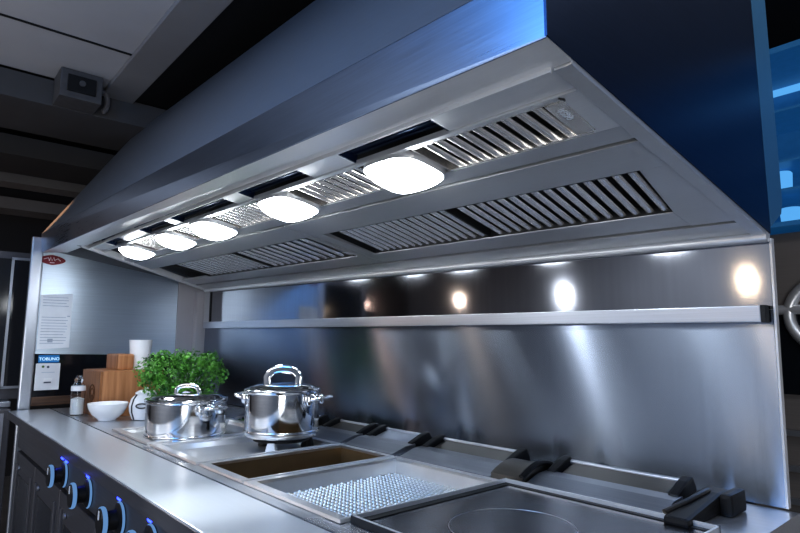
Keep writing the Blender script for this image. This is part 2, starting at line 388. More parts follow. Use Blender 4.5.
for u0, u1 in ((0.112, 0.582), (0.590, 1.066), (1.168, 1.75), (1.757, 2.40)):
    f = link('grease_filter', baffles(u0 - 0.028, u1 - 0.028, 0.187, 0.401, slant=0.030, pitch=0.030 if u0 < 1 else 0.052, ridge=0.27 if u0 < 1 else 0.24), 'baffle', hood, smooth=True)
    b = B(); soff(b, u0, u1, 0.1905, 0.195, -0.001, 0.02); soff(b, u0 - 0.03, u1 - 0.03, 0.394, 0.3975, -0.001, 0.02)
    slab(b, [H(u1, 0.1905, -0.001), H(u1 - 0.03, 0.3975, -0.001), H(u1 - 0.026, 0.3975, -0.001), H(u1 + 0.004, 0.1905, -0.001)], -HN * 0.02); link('filter_frame', b, 'black', f)
# five rounded-square lamps
def superdome(bm, uc, vc, hu, hv, w0, drop, n=40, e=3.4, rings=8):
    rr = []
    for i in range(rings + 1):
        s = 1.0 - i / (rings + 0.0) if i < rings else 0.0
        q = math.sin((1 - s) * PI / 2) if rings else 0
        ring = []
        for k in range(n):
            a = 2 * PI * k / n; c, d = math.cos(a), math.sin(a)
            x = math.copysign(abs(c) ** (2 / e), c) * hu; y = math.copysign(abs(d) ** (2 / e), d) * hv
            t = math.cos(q * PI / 2) if False else s
            ring.append(bm.verts.new(H(uc + x * t, vc + y * t, w0 + drop * (1 - t ** 3))))
            if s == 0: break
        rr.append(ring)
    for a, c in zip(rr, rr[1:]):
        for k in range(n):
            if len(c) == 1: bm.faces.new([a[k], a[(k + 1) % n], c[0]])
            else: bm.faces.new([a[k], a[(k + 1) % n], c[(k + 1) % n], c[k]])
    return bm
for uc, hu in ((0.466, 0.076), (0.925, 0.080), (1.405, 0.082), (1.745, 0.078), (2.21, 0.085)):
    b = B()
    for s in (1,):
        slab(b, [H(uc + math.copysign(abs(math.cos(a)) ** 0.6, math.cos(a)) * (hu + 0.004), 0.605 + math.copysign(abs(math.sin(a)) ** 0.6, math.sin(a)) * 0.066, 0.010) for a in [2 * PI * k / 40 for k in range(40)]], -HN * 0.014)
    lf = link('lamp_fitting', b, 'hood', hood)
    link('lamp_diffuser', superdome(B(), uc, 0.605, hu, 0.064, 0.011, 0.028), 'lamp', lf, smooth=True, label='glowing white rounded square diffuser')

# ------------------------------------------------------------------ splashback and rail
sp = thing('splashback', 'tall brushed steel splashback panel behind the cooking range', 'splashback', (-1.8, 0.0, 0.9))
b = B(); slab(b, [(-0.384, 0.0, 0.902), (-0.378, 0.0, 1.29), (-3.26, 0.0, 1.335), (-3.28, 0.0, 0.902)], (0, 0.012, 0)); link('lower_panel', b, 'splash', sp)
b = B(); slab(b, [(-0.378, 0.0, 1.291), (-0.374, 0.0, 1.4365), (-3.20, 0.0, 1.520), (-3.20, 0.0, 1.335)], (0, 0.012, 0)); link('upper_panel', b, 'splash_up', sp)
b = B(); slab(b, [(-3.205, -0.002, 1.336), (-3.205, -0.002, 1.520), (-3.29, -0.002, 1.524), (-3.29, -0.002, 1.336)], (0, 0.012, 0)); link('end_trim', b, 'hood_dark', sp)
b = B(); box(b, -3.205, -3.19, -0.004, -0.0005, 1.338, 1.515); link('joint_strip', b, 'black', sp)
b = B(); slab(b, [(-0.3835, -0.003, 0.902), (-0.3735, -0.003, 1.436), (-0.3695, -0.003, 1.436), (-0.3795, -0.003, 0.902)], (0, 0.016, 0)); link('edge_strip', b, 'hood', sp, label='bright right edge strip')
rl = thing('utensil_rail', 'long flat steel rail fixed across the splashback below the hood', 'rail', (-1.8, -0.02, 1.28))
b = B(); slab(b, [(-0.392, -0.030, 1.264), (-0.392, -0.030, 1.297), (-3.22, -0.030, 1.340), (-3.22, -0.030, 1.304)], (0, 0.0255, 0)); link('bar', b, 'rail', rl, bevel=0.002)
b = B(); slab(b, [(-0.3915, -0.031, 1.263), (-0.3915, -0.031, 1.298), (-0.384, -0.031, 1.298), (-0.384, -0.031, 1.263)], (0, 0.0265, 0)); link('end_cap', b, 'black', rl)

# ------------------------------------------------------------------ side panel (left end)
sd = thing('end_panel', 'tall steel end panel with a black base strip at the left end of the range', 'panel', (-3.37, -0.49, 0))
b = B(); slab(b, [(-3.35, -0.822, 1.165), (-3.35, -0.822, 1.70), (-3.35, -0.80, 1.745), (-3.35, -0.137, 1.60), (-3.35, -0.137, 1.152)], (-0.03, 0, 0)); link('steel_sheet', b, 'side_steel', sd)
b = B(); box(b, -3.38, -3.347, -0.875, -0.823, 0.0, 1.752); link('edge_post', b, 'rail', sd, bevel=0.006)
b = B(); slab(b, [(-3.352, -0.822, 0.955), (-3.352, -0.822, 1.164), (-3.352, -0.137, 1.151), (-3.352, -0.137, 0.955)], (-0.03, 0, 0)); link('base_strip', b, 'black_gloss', sd, label='glossy black lower strip')
b = B(); box(b, -3.38, -3.348, -0.822, -0.137, 0.912, 0.954); link('skirting', b, 'drawer_wood', sd, label='dark brown wooden skirting')
# oval badge
bd = B()
slab(bd, [(-3.3475, -0.783 + 0.061 * math.cos(a), 1.640 + 0.026 * math.sin(a) * (1 - 0.25 * abs(math.cos(a)))) for a in [2 * PI * k / 40 for k in range(40)]], (-0.002, 0, 0))
bo = link('oval_badge', bd, 'red', sd, label='small red oval badge')
b = B()
for pts in ([(-.82, .002), (-.80, .010), (-.795, -.004)], [(-.795, -.006), (-.790, .014), (-.783, -.004), (-.776, .014), (-.770, -.004)], [(-.768, .002), (-.757, .008), (-.745, -.003)], [(-.792, -.014), (-.772, -.014)]):
    tube(b, [(-3.3465, y, 1.640 + z) for y, z in pts], 0.0022, 6)
link('badge_mark', b, 'badge_mark', bo)
# notice sheet
nt_ = thing('notice_sheet', 'pale printed notice sheet taped to the steel end panel', 'notice', (-3.346, -0.755, 1.19))
b = B(); slab(b, [(-3.3465, -0.838 + 0.02, 1.187), (-3.3465, -0.818, 1.460), (-3.3465, -0.676, 1.471), (-3.3465, -0.676, 1.196)], (-0.0015, 0, 0)); link('paper', b, 'paper', nt_)
b = B()
for i in range(17):
    z = 1.450 - i * 0.0145
    y1 = -0.69 - random.random() * 0.02
    if i in (4, 5, 6): continue
    box(b, -3.3463, -3.3460, -0.808, y1, z - 0.0022, z + 0.0010)
box(b, -3.3463, -3.3460, -0.775, -0.752, 1.222, 1.240); box(b, -3.3463, -3.3460, -0.695, -0.682, 1.352, 1.358)
link('printed_lines', b, 'ink', nt_)
# wall socket and blue display
so = thing('wall_socket', 'white wall socket on the black strip under the notice sheet', 'socket', (-3.345, -0.762, 0.985))
b = B(); box(b, -3.3505, -3.338, -0.815, -0.709, 0.986, 1.118); link('face_plate', b, 'white_plastic', so, bevel=0.004)
b = B(); box(b, -3.3382, -3.3365, -0.79, -0.733, 1.072, 1.075); link('switch_gap', b, 'ink', so)
b = B(); tube(b, [(-3.339, -0.763, 1.100), (-3.336, -0.763, 1.100)], 0.006, 12); link('switch_dot', b, 'ink_dark', so)
b = B(); tube(b, [(-3.339, -0.785, 1.102), (-3.336, -0.785, 1.102)], 0.006, 12); link('pilot_light', b, 'stem', so, label='small green pilot light')
b = B(); box(b, -3.3382, -3.333, -0.782, -0.742, 1.018, 1.044); hs = link('outlet', b, 'white', so, bevel=0.003)
b = B(); box(b, -3.3335, -3.3325, -0.778, -0.746, 1.021, 1.028); link('outlet_slot', b, 'ink_dark', hs)
dp = thing('blue_display', 'small glowing blue digital display above the white wall socket', 'display', (-3.345, -0.762, 1.12))
b = B(); box(b, -3.3505, -3.342, -0.806, -0.716, 1.122, 1.158); link('screen', b, 'display', dp, bevel=0.002)
link('digits', text_bm('TOBUNO', 0.021, (-3.3412, -0.760, 1.139), (0, 1, 0), (0, 0, 1), 0.0005), 'display_text', dp, label='pale blue glowing digits')

# ------------------------------------------------------------------ cooking range
rg = thing('cooking_range', 'long steel cooking range with a broad worktop and blue lit knobs', 'range', (-1.8, -0.5, 0))
WL, WR = -3.30, -0.362
b = B(); box(b, WL, WR, -0.917, -0.748, 0.866, 0.900); link('worktop', b, 'worktop', rg, bevel=0.003)
b = B(); box(b, WL, WR, -0.9205, -0.9175, 0.8655, 0.8975); link('shaded_worktop_edge', b, 'cabinet', rg, bevel=0.001, label='front edge with its shade in the colour')  # edge coloured darker for the dark room it would reflect
b = B(); box(b, WL + 0.02, WR - 0.004, -0.749, -0.741, 0.866, 0.893); link('worktop_joint', b, 'black', rg)
wells = [(-2.32, -1.945), (-1.885, -1.545), (-1.510, -1.275), (-1.249, -0.885), (-0.862, -0.405)]
WY0, WY1 = -0.695, -0.262
b = B(); box(b, WL, WR, -0.740, WY0, 0.862, 0.8985); box(b, WL, WR, WY1, -0.001, 0.862, 0.8985)
xs = [WL] + [e for w in wells for e in w] + [WR]
for i in range(0, len(xs), 2): box(b, xs[i], xs[i + 1], WY0, WY1, 0.862, 0.8985)
link('deck', b, 'deck', rg)
b = B(); box(b, -3.08, WR - 0.02, -0.870, -0.02, 0.10, 0.60); box(b, -3.08, WR - 0.02, -0.870, -0.745, 0.60, 0.861); link('body', b, 'cabinet', rg)
b = B(); box(b, -3.09, WR - 0.02, -0.898, -0.871, 0.762, 0.862); link('control_panel', b, 'cabinet', rg, bevel=0.002)
b = B(); box(b, -3.09, WR - 0.03, -0.885, -0.8705, 0.748, 0.762); link('shadow_gap', b, 'black', rg)
for i in range(6):
    x0 = -3.085 + i * 0.452; x1 = x0 + 0.445
    d = B(); box(d, x0, x1, -0.898, -0.871, 0.14, 0.746)
    dr = link('door', d, 'cabinet', rg, bevel=0.003)
    d = B(); box(d, x0 + 0.09, x1 - 0.09, -0.9005, -0.8975, 0.22, 0.66); link('door_inset', d, 'black_gloss', dr, bevel=0.001)
    for s in (-1, 1):
        d = B(); cx = x0 + 0.05 if s < 0 else x1 - 0.05
        box(d, cx - 0.012, cx + 0.012, -0.906, -0.8975, 0.16, 0.70); link('door_stile', d, 'cabinet', dr, bevel=0.002)
    d = B(); tube(d, [(x0 + 0.06 + 0.05, -0.9, 0.69), (x0 + 0.11, -0.906, 0.69)], 0.009, 12); link('door_lock', d, 'rail', dr, smooth=True)
b = B(); box(b, -3.05, WR - 0.04, -0.84, -0.05, 0.0, 0.10); link('plinth', b, 'black', rg)
for i, kx in enumerate((-2.12, -1.815, -1.51, -1.285)):
    b = B(); c = (kx, 0, 0.806)
    def ring(bm, prof, cx=kx, cz=0.806, n=28):
        rr = [[bm.verts.new((cx + r * math.cos(2 * PI * k / n), y, cz + r * math.sin(2 * PI * k / n))) for k in range(n)] for r, y in prof]
        for a, c_ in zip(rr, rr[1:]):
            for k in range(n): bm.faces.new([a[k], a[(k + 1) % n], c_[(k + 1) % n], c_[k]])
        bm.faces.new(rr[0]); bm.faces.new(rr[-1][::-1]); return bm
    k0 = link('knob', ring(B(), [(0.037, -0.899), (0.037, -0.907), (0.033, -0.909), (0.023, -0.911), (0.022, -0.930), (0.030, -0.934), (0.032, -0.944), (0.029, -0.948)]), 'bracket', rg, smooth=True)
    link('knob_rim', ring(B(), [(0.0325, -0.9355), (0.034, -0.938), (0.034, -0.944), (0.0325, -0.9455)]), 'rim_highlight', k0, smooth=True, label='pale blue rim with a glowing highlight')
    link('knob_collar', ring(B(), [(0.0375, -0.9), (0.0395, -0.902), (0.0395, -0.904), (0.0375, -0.906)]), 'rim_highlight', k0, smooth=True, label='pale blue collar with a glowing highlight')
    b = B(); box(b, kx - 0.003, kx + 0.003, -0.9495, -0.9475, 0.812, 0.832); link('pointer', b, 'white_plastic', k0)
    for q in ((-0.05, 0.012) if i == 0 else (-0.02,)):
        b = B(); lathe(b, [(0.0, 0.006), (0.005, 0.005), (0.009, 0.0), (0.009, -0.002)], (0, 0, 0), 16, False, True)
        bmesh.ops.transform(b, matrix=Matrix.Translation((kx + q, -0.899, 0.851)) @ Matrix.Rotation(PI / 2, 4, 'X'), verts=b.verts)
        link('indicator_light', b, 'led', rg, smooth=True, label='glowing blue indicator light')

# ------------------------------------------------------------------ trays set into the range
def pan(name, label, cat, x0, x1, depth, rim=0.018, z=0.8995, y0=WY0, y1=WY1, rim_h=0.006, group=None, wall='tray'):
    t = thing(name, label, cat, ((x0 + x1) / 2, (y0 + y1) / 2, z - depth), group)
    b = B(); g = 0.003
    a0, a1, c0, c1 = x0 + g, x1 - g, y0 + g, y1 - g
    # rim ring
    O = [(a0 - rim, c0 - rim), (a1 + rim * 0.5, c0 - rim), (a1 + rim * 0.5, c1 + rim), (a0 - rim, c1 + rim)]
    I = [(a0, c0), (a1, c0), (a1, c1), (a0, c1)]
    zo, zt = z + 0.0005, z + rim_h
    def loop(pts, zz): return [b.verts.new((p[0], p[1], zz)) for p in pts]
    def inset(pts, d): 
        cx = (a0 + a1) / 2; cy = (c0 + c1) / 2
        return [(p[0] + math.copysign(d, cx - p[0]), p[1] + math.copysign(d, cy - p[1])) for p in pts]
    loops = [loop(O, zo), loop(inset(O, 0.002), zt), loop(inset(I, -0.004), zt), loop(I, z - 0.002), loop(inset(I, 0.006), z - depth + 0.004), loop(inset(I, 0.012), z - depth)]
    def band(bm, ls):
        for p, q in zip(ls, ls[1:]):
            for k in range(4): bm.faces.new([p[k], p[(k + 1) % 4], q[(k + 1) % 4], q[k]])
    band(b, loops[:4]); bmesh.ops.delete(b, geom=[v for l in loops[4:] for v in l], context='VERTS')
    link('rim', b, 'tray', t)
    b = B(); wl = [loop(I, z - 0.002), loop(inset(I, 0.006), z - depth + 0.004), loop(inset(I, 0.012), z - depth)]
    band(b, wl); b.faces.new(wl[-1]); link('well', b, wall, t)
    return t, (a0 + 0.012, a1 - 0.012, c0 + 0.012, c1 - 0.012)

def emboss(x0, x1, y0, y1, z, nx, ny, amp):
    b = B(); sx, sy = nx * 4, ny * 4; g = []
    for j in range(sy + 1):
        row = []
        for i in range(sx + 1):
            u, v = i / sx, j / sy
            h = math.cos(2 * PI * u * nx) * math.cos(2 * PI * v * ny)
            row.append(b.verts.new((x0 + (x1 - x0) * u, y0 + (y1 - y0) * v, z + amp * h)))
        g.append(row)
    for j in range(sy):
        for i in range(sx): b.faces.new([g[j][i], g[j][i + 1], g[j + 1][i + 1], g[j + 1][i]])
    return b

t, r = pan('perforated_tray', 'steel tray with an embossed bumpy floor beside the flat griddle', 'tray', *wells[3], 0.038)
b = B(); box(b, r[0] - .006, r[1] + .006, r[2] - .006, r[3] + .006, 0.8615, 0.8660); fl_ = link('floor_plate', b, 'flap', t)
b = B(); NX, NY = 24, 26
for j in range(NY):
    for i in range(NX):
        cx = r[0] + (r[1] - r[0]) * (i + 0.25 + 0.5 * (j % 2)) / NX; cy = r[2] + (r[3] - r[2]) * (j + 0.5) / NY
        ex, ey = (r[1] - r[0]) / NX * 0.36, (r[3] - r[2]) / NY * 0.40
        rg_ = [[b.verts.new((cx + ex * q * math.cos(a) + 0.25 * ey * q * math.sin(a), cy + ey * q * math.sin(a), zz)) for a in [2 * PI * k / 8 for k in range(8)]] for q, zz in ((1.0, 0.8661), (0.85, 0.8685), (0.45, 0.8712))]
        for a_, c_ in zip(rg_, rg_[1:]):
            for k in range(8): b.faces.new([a_[k], a_[(k + 1) % 8], c_[(k + 1) % 8], c_[k]])
        b.faces.new(rg_[-1])
link('embossed_floor', b, 'emboss', fl_, smooth=True)
t, r = pan('deep_pan', 'deep narrow steel pan holding brown oil left of the embossed tray', 'pan', *wells[2], 0.13, wall='pan_brown')
b = B(); box(b, r[0] - .004, r[1] + .004, r[2] - .004, r[3] + .004, 0.785, 0.848); link('oil', b, 'oil', t, label='brown cooking oil')
t, r = pan('mesh_tray', 'shallow steel tray with a fine mesh floor under the tall pot', 'tray', *wells[1], 0.022, rim=0.022)
link('mesh_floor', emboss(r[0] - .004, r[1] + .004, r[2] - .004, r[3] + .004, 0.8995 - 0.018, 26, 32, 0.0016), 'tray', t, smooth=True)
t, r = pan('mesh_tray', 'shallow steel tray with a ribbed floor under the low wide pot', 'tray', *wells[0], 0.016, rim=0.022)
b = emboss(r[0] - .004, r[1] + .004, r[2] - .004, r[3] + .004, 0.8995 - 0.0125, 30, 2, 0.0014); link('mesh_floor', b, 'tray', t, smooth=True)

gd = thing('griddle_plate', 'flat dark steel griddle plate with black rimmed edges at the front right', 'griddle', (-0.634, -0.48, 0.86))
gx0, gx1, gy0, gy1 = -0.872, -0.412, -0.690, -0.252
b = B(); box(b, gx0 + .004, gx1 - .004, gy0 + .004, gy1 - .004, 0.8992, 0.9035); link('plate', b, 'griddle', gd)
b = B()
for q in ((gx0, gx0 + 0.004, gy0, gy1), (gx1 - 0.004, gx1, gy0, gy1), (gx0, gx1, gy0, gy0 + 0.004), (gx0, gx1, gy1 - 0.004, gy1)): box(b, *q, 0.8990, 0.9130)
link('raised_rim', b, 'hood', gd)
b = B()
for q in ((gx0 + .0041, gx0 + 0.022, gy0 + .0041, gy1 - .0041), (gx1 - 0.012, gx1 - .0041, gy0 + .0041, gy1 - .0041), (gx0 + .0221, gx1 - .0121, gy1 - 0.016, gy1 - .0041), (gx0 + .0221, gx1 - .0121, gy0 + .0041, gy0 + .013)): box(b, *q, 0.9034, 0.9050)
for q in ((gx0 - .0022, gx0 - .0002, gy0, gy1), (gx0, gx1, gy0 - .002, gy0 - .0002)): box(b, *q, 0.8988, 0.9120)
link('black_channel', b, 'black', gd)
b = B(); tube(b, [(-0.66 + 0.11 * math.cos(a), -0.50 + 0.11 * math.sin(a), 0.9036) for a in [k * 2 * PI / 48 for k in range(49)]], 0.0007, 6); link('hot_zone_ring', b, 'rear_rail', gd)

# ------------------------------------------------------------------ hinged rails along the back of the range
def rail_unit(x0, x1, label, flapmat='flap', flip=False):
    t = thing('rear_hinge_rail', label, 'hinge rail', ((x0 + x1) / 2, -0.15, 0.8985), 'hinged rails along the back of the range')
    prof = [(-0.236, 0.8990), (-0.236, 0.903), (-0.222, 0.906), (-0.178, 0.920), (-0.140, 0.922), (-0.140, 0.8990)]
    b = B(); slab(b, [(x0, y, z) for y, z in prof], (x1 - x0, 0, 0)); link('channel', b, 'rear_rail', t, bevel=0.002)
    b = B(); slab(b, [(x0 + 0.035, -0.139, 0.918), (x0 + 0.035, -0.080, 0.936), (x0 + 0.035, -0.074, 0.932), (x0 + 0.035, -0.136, 0.912)], (x1 - x0 - 0.07, 0, 0)); fl = link('flap', b, flapmat, t, bevel=0.001)
    b = B(); tube(b, [(x0 + 0.02, -0.078, 0.937), (x1 - 0.02, -0.078, 0.937)], 0.005, 10); link('hinge_rod', b, 'rail', t, smooth=True)
    b = B(); box(b, x0, x1, -0.137, -0.055, 0.8990, 0.912); link('base', b, 'flap', t)
    for xx in (x0 + 0.004, x1 - 0.026):
        b = B(); slab(b, [(xx, -0.155, 0.912), (xx, -0.150, 0.925), (xx, -0.105, 0.943), (xx, -0.078, 0.950), (xx, -0.064, 0.928), (xx, -0.062, 0.912)], (0.022, 0, 0)); link('knuckle', b, 'bracket', t, bevel=0.005)
    return t
rail_unit(-0.835, -0.520, 'rightmost long steel hinge rail with black knuckles behind the griddle plate')
rail_unit(-1.265, -0.935, 'steel hinge rail with black knuckles behind the embossed tray')
rail_unit(-1.535, -1.30, 'short hinge rail with black knuckles behind the deep oil pan', 'rail')
rail_unit(-1.80, -1.56, 'hinge rail with black knuckles right behind the tall pot')
rail_unit(-2.12, -1.86, 'hinge rail with black knuckles seen between the two pots')
# black corner lever
lv = thing('corner_lever', 'black corner bracket at the right end of the rear hinge rails', 'bracket', (-0.46, -0.16, 0.8985))
b = B(); slab(b, [(-0.500, -0.275, 0.8992), (-0.500, -0.275, 0.915), (-0.500, -0.20, 0.925), (-0.500, -0.12, 0.936), (-0.500, -0.07, 0.936), (-0.500, -0.07, 0.8992)], (0.045, 0, 0)); link('arm', b, 'bracket', lv, bevel=0.008)
b = B(); box(b, -0.454, -0.432, -0.14, -0.062, 0.8992, 0.940); link('block', b, 'bracket', lv, bevel=0.008)
b = B(); tube(b, [(-0.505, -0.255, 0.917), (-0.49, -0.20, 0.928), (-0.48, -0.12, 0.938)], 0.005); link('grip_edge', b, 'flap', lv, smooth=True)
# curved saddle piece between two rails
sa = thing('rail_saddle', 'curved dark steel saddle between the two right hinge rails', 'bracket', (-0.885, -0.14, 0.8985))
b = B(); n = 10
prof = [(-0.232 + 0.17 * k / n, 0.900 + 0.036 * math.sin(PI * (0.12 + 0.88 * k / n))) for k in range(n + 1)]
slab(b, [(-0.932, y, z) for y, z in prof] + [(-0.932, -0.062, 0.8992), (-0.932, -0.232, 0.8992)], (0.092, 0, 0)); link('saddle_cover', b, 'flap', sa, smooth=True)
b = B(); tube(b, [(-0.842, y, z + 0.003) for y, z in prof], 0.007); link('saddle_edge', b, 'bracket', sa, smooth=True)

# ------------------------------------------------------------------ pots
def bow(c, ang, r, out, width, z, rad=0.006):
    """loop handle standing out from a pot wall"""
    d = V((math.cos(ang), math.sin(ang), 0)); s = V((-d.y, d.x, 0)); C0 = V(c)
    pts = [C0 + d * (r - 0.002) - s * width + V((0, 0, z - 0.006)), C0 + d * (r + out * 0.6) - s * width + V((0, 0, z))]
    for k in range(1, 8):
        a = PI * k / 8; pts.append(C0 + d * (r + out * (0.6 + 0.4 * math.sin(a))) - s * width * math.cos(a) + V((0, 0, z + 0.003)))
    pts += [C0 + d * (r + out * 0.6) + s * width + V((0, 0, z)), C0 + d * (r - 0.002) + s * width + V((0, 0, z - 0.006))]
    return tube(B(), pts, rad, 10)

def pot(name, label, c, R_, hgt, angs, lid_h):
    t = thing(name, label, 'pot', c)
    prof = [(R_ * 0.86, 0.0), (R_ * 0.93, 0.001), (R_ * 0.985, 0.007), (R_, 0.018), (R_, hgt - 0.010), (R_ + 0.004, hgt - 0.007), (R_ + 0.005, hgt - 0.002), (R_ + 0.003, hgt), (R_ - 0.003, hgt), (R_ - 0.004, 0.012), (R_ * 0.5, 0.008)]
    link('pot_body', lathe(B(), prof, c, 72), 'polished', t, smooth=True)
    link('base_ring', lathe(B(), [(R_ + 0.0002, 0.010), (R_ + 0.0016, 0.012), (R_ + 0.0016, 0.022), (R_ + 0.0002, 0.024)], c, 72, False, False), 'pot_base', t, smooth=True)
    ld = link('lid', lathe(B(), [(R_ + 0.004, hgt + 0.0005), (R_ + 0.006, hgt + 0.003), (R_ + 0.003, hgt + 0.006), (R_ * 0.93, hgt + 0.007), (R_ * 0.86, hgt + lid_h * 0.55), (R_ * 0.70, hgt + lid_h * 0.80), (R_ * 0.40, hgt + lid_h * 0.95), (R_ * 0.12, hgt + lid_h)], c, 72), 'polished', t, smooth=True)
    for a in angs:
        h = link('side_handle', bow(c, a, R_, 0.052, 0.040, hgt - 0.022), 'polished', t, smooth=True)
        d = V((math.cos(a), math.sin(a), 0)); s = V((-d.y, d.x, 0))
        for q in (-1, 1):
            b = B(); p = V(c) + d * (R_ + 0.002) + s * 0.040 * q + V((0, 0, hgt - 0.028))
            lathe(b, [(0.006, -0.016), (0.010, -0.012), (0.011, 0.0), (0.010, 0.012), (0.005, 0.016)], p, 16); link('rivet_plate', b, 'polished', h, smooth=True)
    return t, ld
# tall pot standing on a low trivet
PT = V((-1.690, -0.372, 0.9235))
tall, lid = pot('tall_pot', 'tall polished steel pot with an arched lid handle standing on a trivet', PT, 0.119, 0.146, (math.radians(28), math.radians(208)), 0.022)
zt = PT.z + 0.146 + 0.021
ax = V((0.70, 0.714, 0)); bx_ = V((-0.714, 0.70, 0))
b = B(); pts = []
for k in range(13):
    a = PI * k / 12; pts.append(V((PT.x, PT.y, zt - 0.006)) + ax * (-0.055 * math.cos(a)) * (1.0 if 0 < k < 12 else 0.92) + V((0, 0, 0.052 * math.sin(a) ** 0.55)))
tube(b, pts, 0.013, 10, 0.28, up=bx_); 
link('lid_handle', b, 'polished', lid, smooth=True)
tv = thing('trivet', 'low steel trivet with a white foot under the tall pot', 'trivet', (PT.x, PT.y, 0.88))
b = B(); tube(b, [(PT.x + 0.085 * math.cos(a), PT.y + 0.085 * math.sin(a), 0.9165) for a in [k * 2 * PI / 36 for k in range(37)]], 0.0065, 8); link('ring', b, 'bracket', tv, smooth=True)
for a, mt in ((-50, 'white'), (70, 'bracket'), (190, 'bracket')):
    x, y = PT.x + 0.085 * math.cos(math.radians(a)), PT.y + 0.085 * math.sin(math.radians(a))
    b = B(); lathe(b, [(0.022, 0.0), (0.022, 0.004), (0.015, 0.029), (0.0, 0.030)], (x, y, 0.8838), 4 if mt == 'white' else 16); link('foot', b, mt, tv, label='white ceramic foot' if mt == 'white' else None)
PL = V((-2.045, -0.550, 0.8885))
low, lid2 = pot('low_pot', 'low wide polished steel pot with a lid in front of the leafy plant', PL, 0.134, 0.135, (math.radians(12), math.radians(192)), 0.024)
zt = PL.z + 0.135 + 0.022
b = B(); tube(b, [V((PL.x, PL.y, zt - 0.004)) + ax * (-0.042 * math.cos(PI * k / 10)) + V((0, 0, 0.030 * math.sin(PI * k / 10) ** 0.6)) for k in range(11)], 0.0085, 10, 0.5, up=bx_); link('lid_handle', b, 'polished', lid2, smooth=True)
b = B(); lathe(b, [(0.024, 0), (0.026, 0.004), (0.014, 0.010), (0.006, 0.011)], (PL.x, PL.y, zt - 0.004), 24); link('lid_boss', b, 'polished', lid2, smooth=True)

# ------------------------------------------------------------------ leafy plant
PC = V((-2.415, -0.447, 0.8987))
pl = thing('basil_plant', 'bushy green herb plant in a pale pot behind the low wide pot', 'plant', PC)
link('planter', lathe(B(), [(0.060, 0.0), (0.066, 0.004), (0.082, 0.075), (0.084, 0.082), (0.080, 0.082), (0.076, 0.060), (0.0, 0.060)], PC, 40, True, False), 'white', pl, smooth=True)
link('soil', lathe(B(), [(0.0765, 0.062), (0.05, 0.068), (0.0, 0.070)], PC, 24, True, False), 'soil', pl)
b = B()
for k in range(26):
    a = random.random() * 2 * PI; r0 = random.random() * 0.05; r1 = 0.04 + random.random() * 0.12
    tube(b, [PC + V((r0 * math.cos(a), r0 * math.sin(a), 0.062)), PC + V((r1 * 0.6 * math.cos(a), r1 * 0.6 * math.sin(a), 0.14)), PC + V((r1 * math.cos(a), r1 * math.sin(a), 0.20 + random.random() * 0.05))], [0.003, 0.0025, 0.001], 5)
link('stems', b, 'stem', pl)
b = B()
blobs = []
for k in range(34):
    a = random.random() * 2 * PI; rr = math.sqrt(random.random()) * 0.138
    zz = 0.125 + random.random() * 0.130
    zz -= (rr / 0.125) * 0.012
    blobs.append((V((rr * math.cos(a), rr * math.sin(a), zz)), 0.036 + random.random() * 0.022))
# a taller crest towards the back left, a lobe leaning to the right
blobs += [(V((-0.02, -0.06, 0.265)), 0.035), (V((0.045, 0.125, 0.215)), 0.045), (V((0.06, 0.15, 0.185)), 0.04), (V((0.0, 0.02, 0.255)), 0.045), (V((-0.06, -0.10, 0.18)), 0.05), (V((0.02, -0.09, 0.14)), 0.05), (V((0.05, 0.11, 0.15)), 0.05), (V((0.03, 0.08, 0.235)), 0.045)]
for c, rad in blobs:
    for j in range(105):
        d = V((random.gauss(0, 1), random.gauss(0, 1), random.gauss(0, 1) + 0.25)).normalized()
        p = PC + c + d * rad * (0.55 + 0.45 * random.random())
        L = 0.009 + random.random() * 0.009; W = L * 0.36
        n = (d + V((random.gauss(0, .5), random.gauss(0, .5), random.gauss(0, .5) + 0.4))).normalized()
        t = n.cross(V((random.gauss(0, 1), random.gauss(0, 1), random.gauss(0, 1)))).normalized(); s = n.cross(t)
        fold = n * (W * 0.35)
        P0, P1, P2 = p - t * L * 0.5, p + t * L * 0.05, p + t * L * 0.55
        v = [b.verts.new(q) for q in (P0, P1 + s * W + fold, P2 - n * L * 0.12, P1 - s * W + fold, P1)]
        b.faces.new([v[0], v[1], v[4]]); b.faces.new([v[1], v[2], v[4]]); b.faces.new([v[0], v[4], v[3]]); b.faces.new([v[4], v[2], v[3]])
bmf = b
me_f = bpy.data.meshes.new('foliage'); bmf.to_mesh(me_f); bmf.free(); me_f.materials.append(M['leaf']); me_f.transform(Matrix.Translation(-PC))
of = bpy.data.objects.new('foliage', me_f); COL.objects.link(of); of.parent = pl

# ------------------------------------------------------------------ things at the left end of the worktop
wb = thing('wooden_box', 'large brown wooden block box with a carved crest beside the white bowl', 'box', (-2.92, -0.53, 0.8985))
b = B(); box(b, -3.06, -2.745, -0.655, -0.40, 0.8987, 1.098); link('body', b, 'wood_light', wb, bevel=0.004)
b = B(); box(b, -3.063, -2.748, -0.664, -0.6553, 0.8989, 1.096); link('front_board', b, 'wood_dark', wb, bevel=0.002, label='darker walnut front board')
b = B()
for cx, cz, r in ((-2.868, 1.000, 0.034), (-2.868, 1.000, 0.019)):
    tube(b, [(cx + r * 1.25 * math.cos(a), -0.6645, cz + r * math.sin(a)) for a in [k * PI / 12 for k in range(-4, 17)]], 0.003, 6)
for dx in (-0.02, 0.0, 0.02): tube(b, [(-2.868 + dx, -0.6645, 0.99), (-2.868 + dx * 0.5, -0.6645, 0.930)], 0.003, 6)
link('carved_crest', b, 'carve', wb)
b = B(); box(b, -2.99, -2.80, -0.585, -0.515, 1.0982, 1.170)
o = link('wood_block', b, 'wood_light', bevel=0.010); centre(o); tag(o, 'small oak block with rounded edges lying on the large wooden box', 'block')
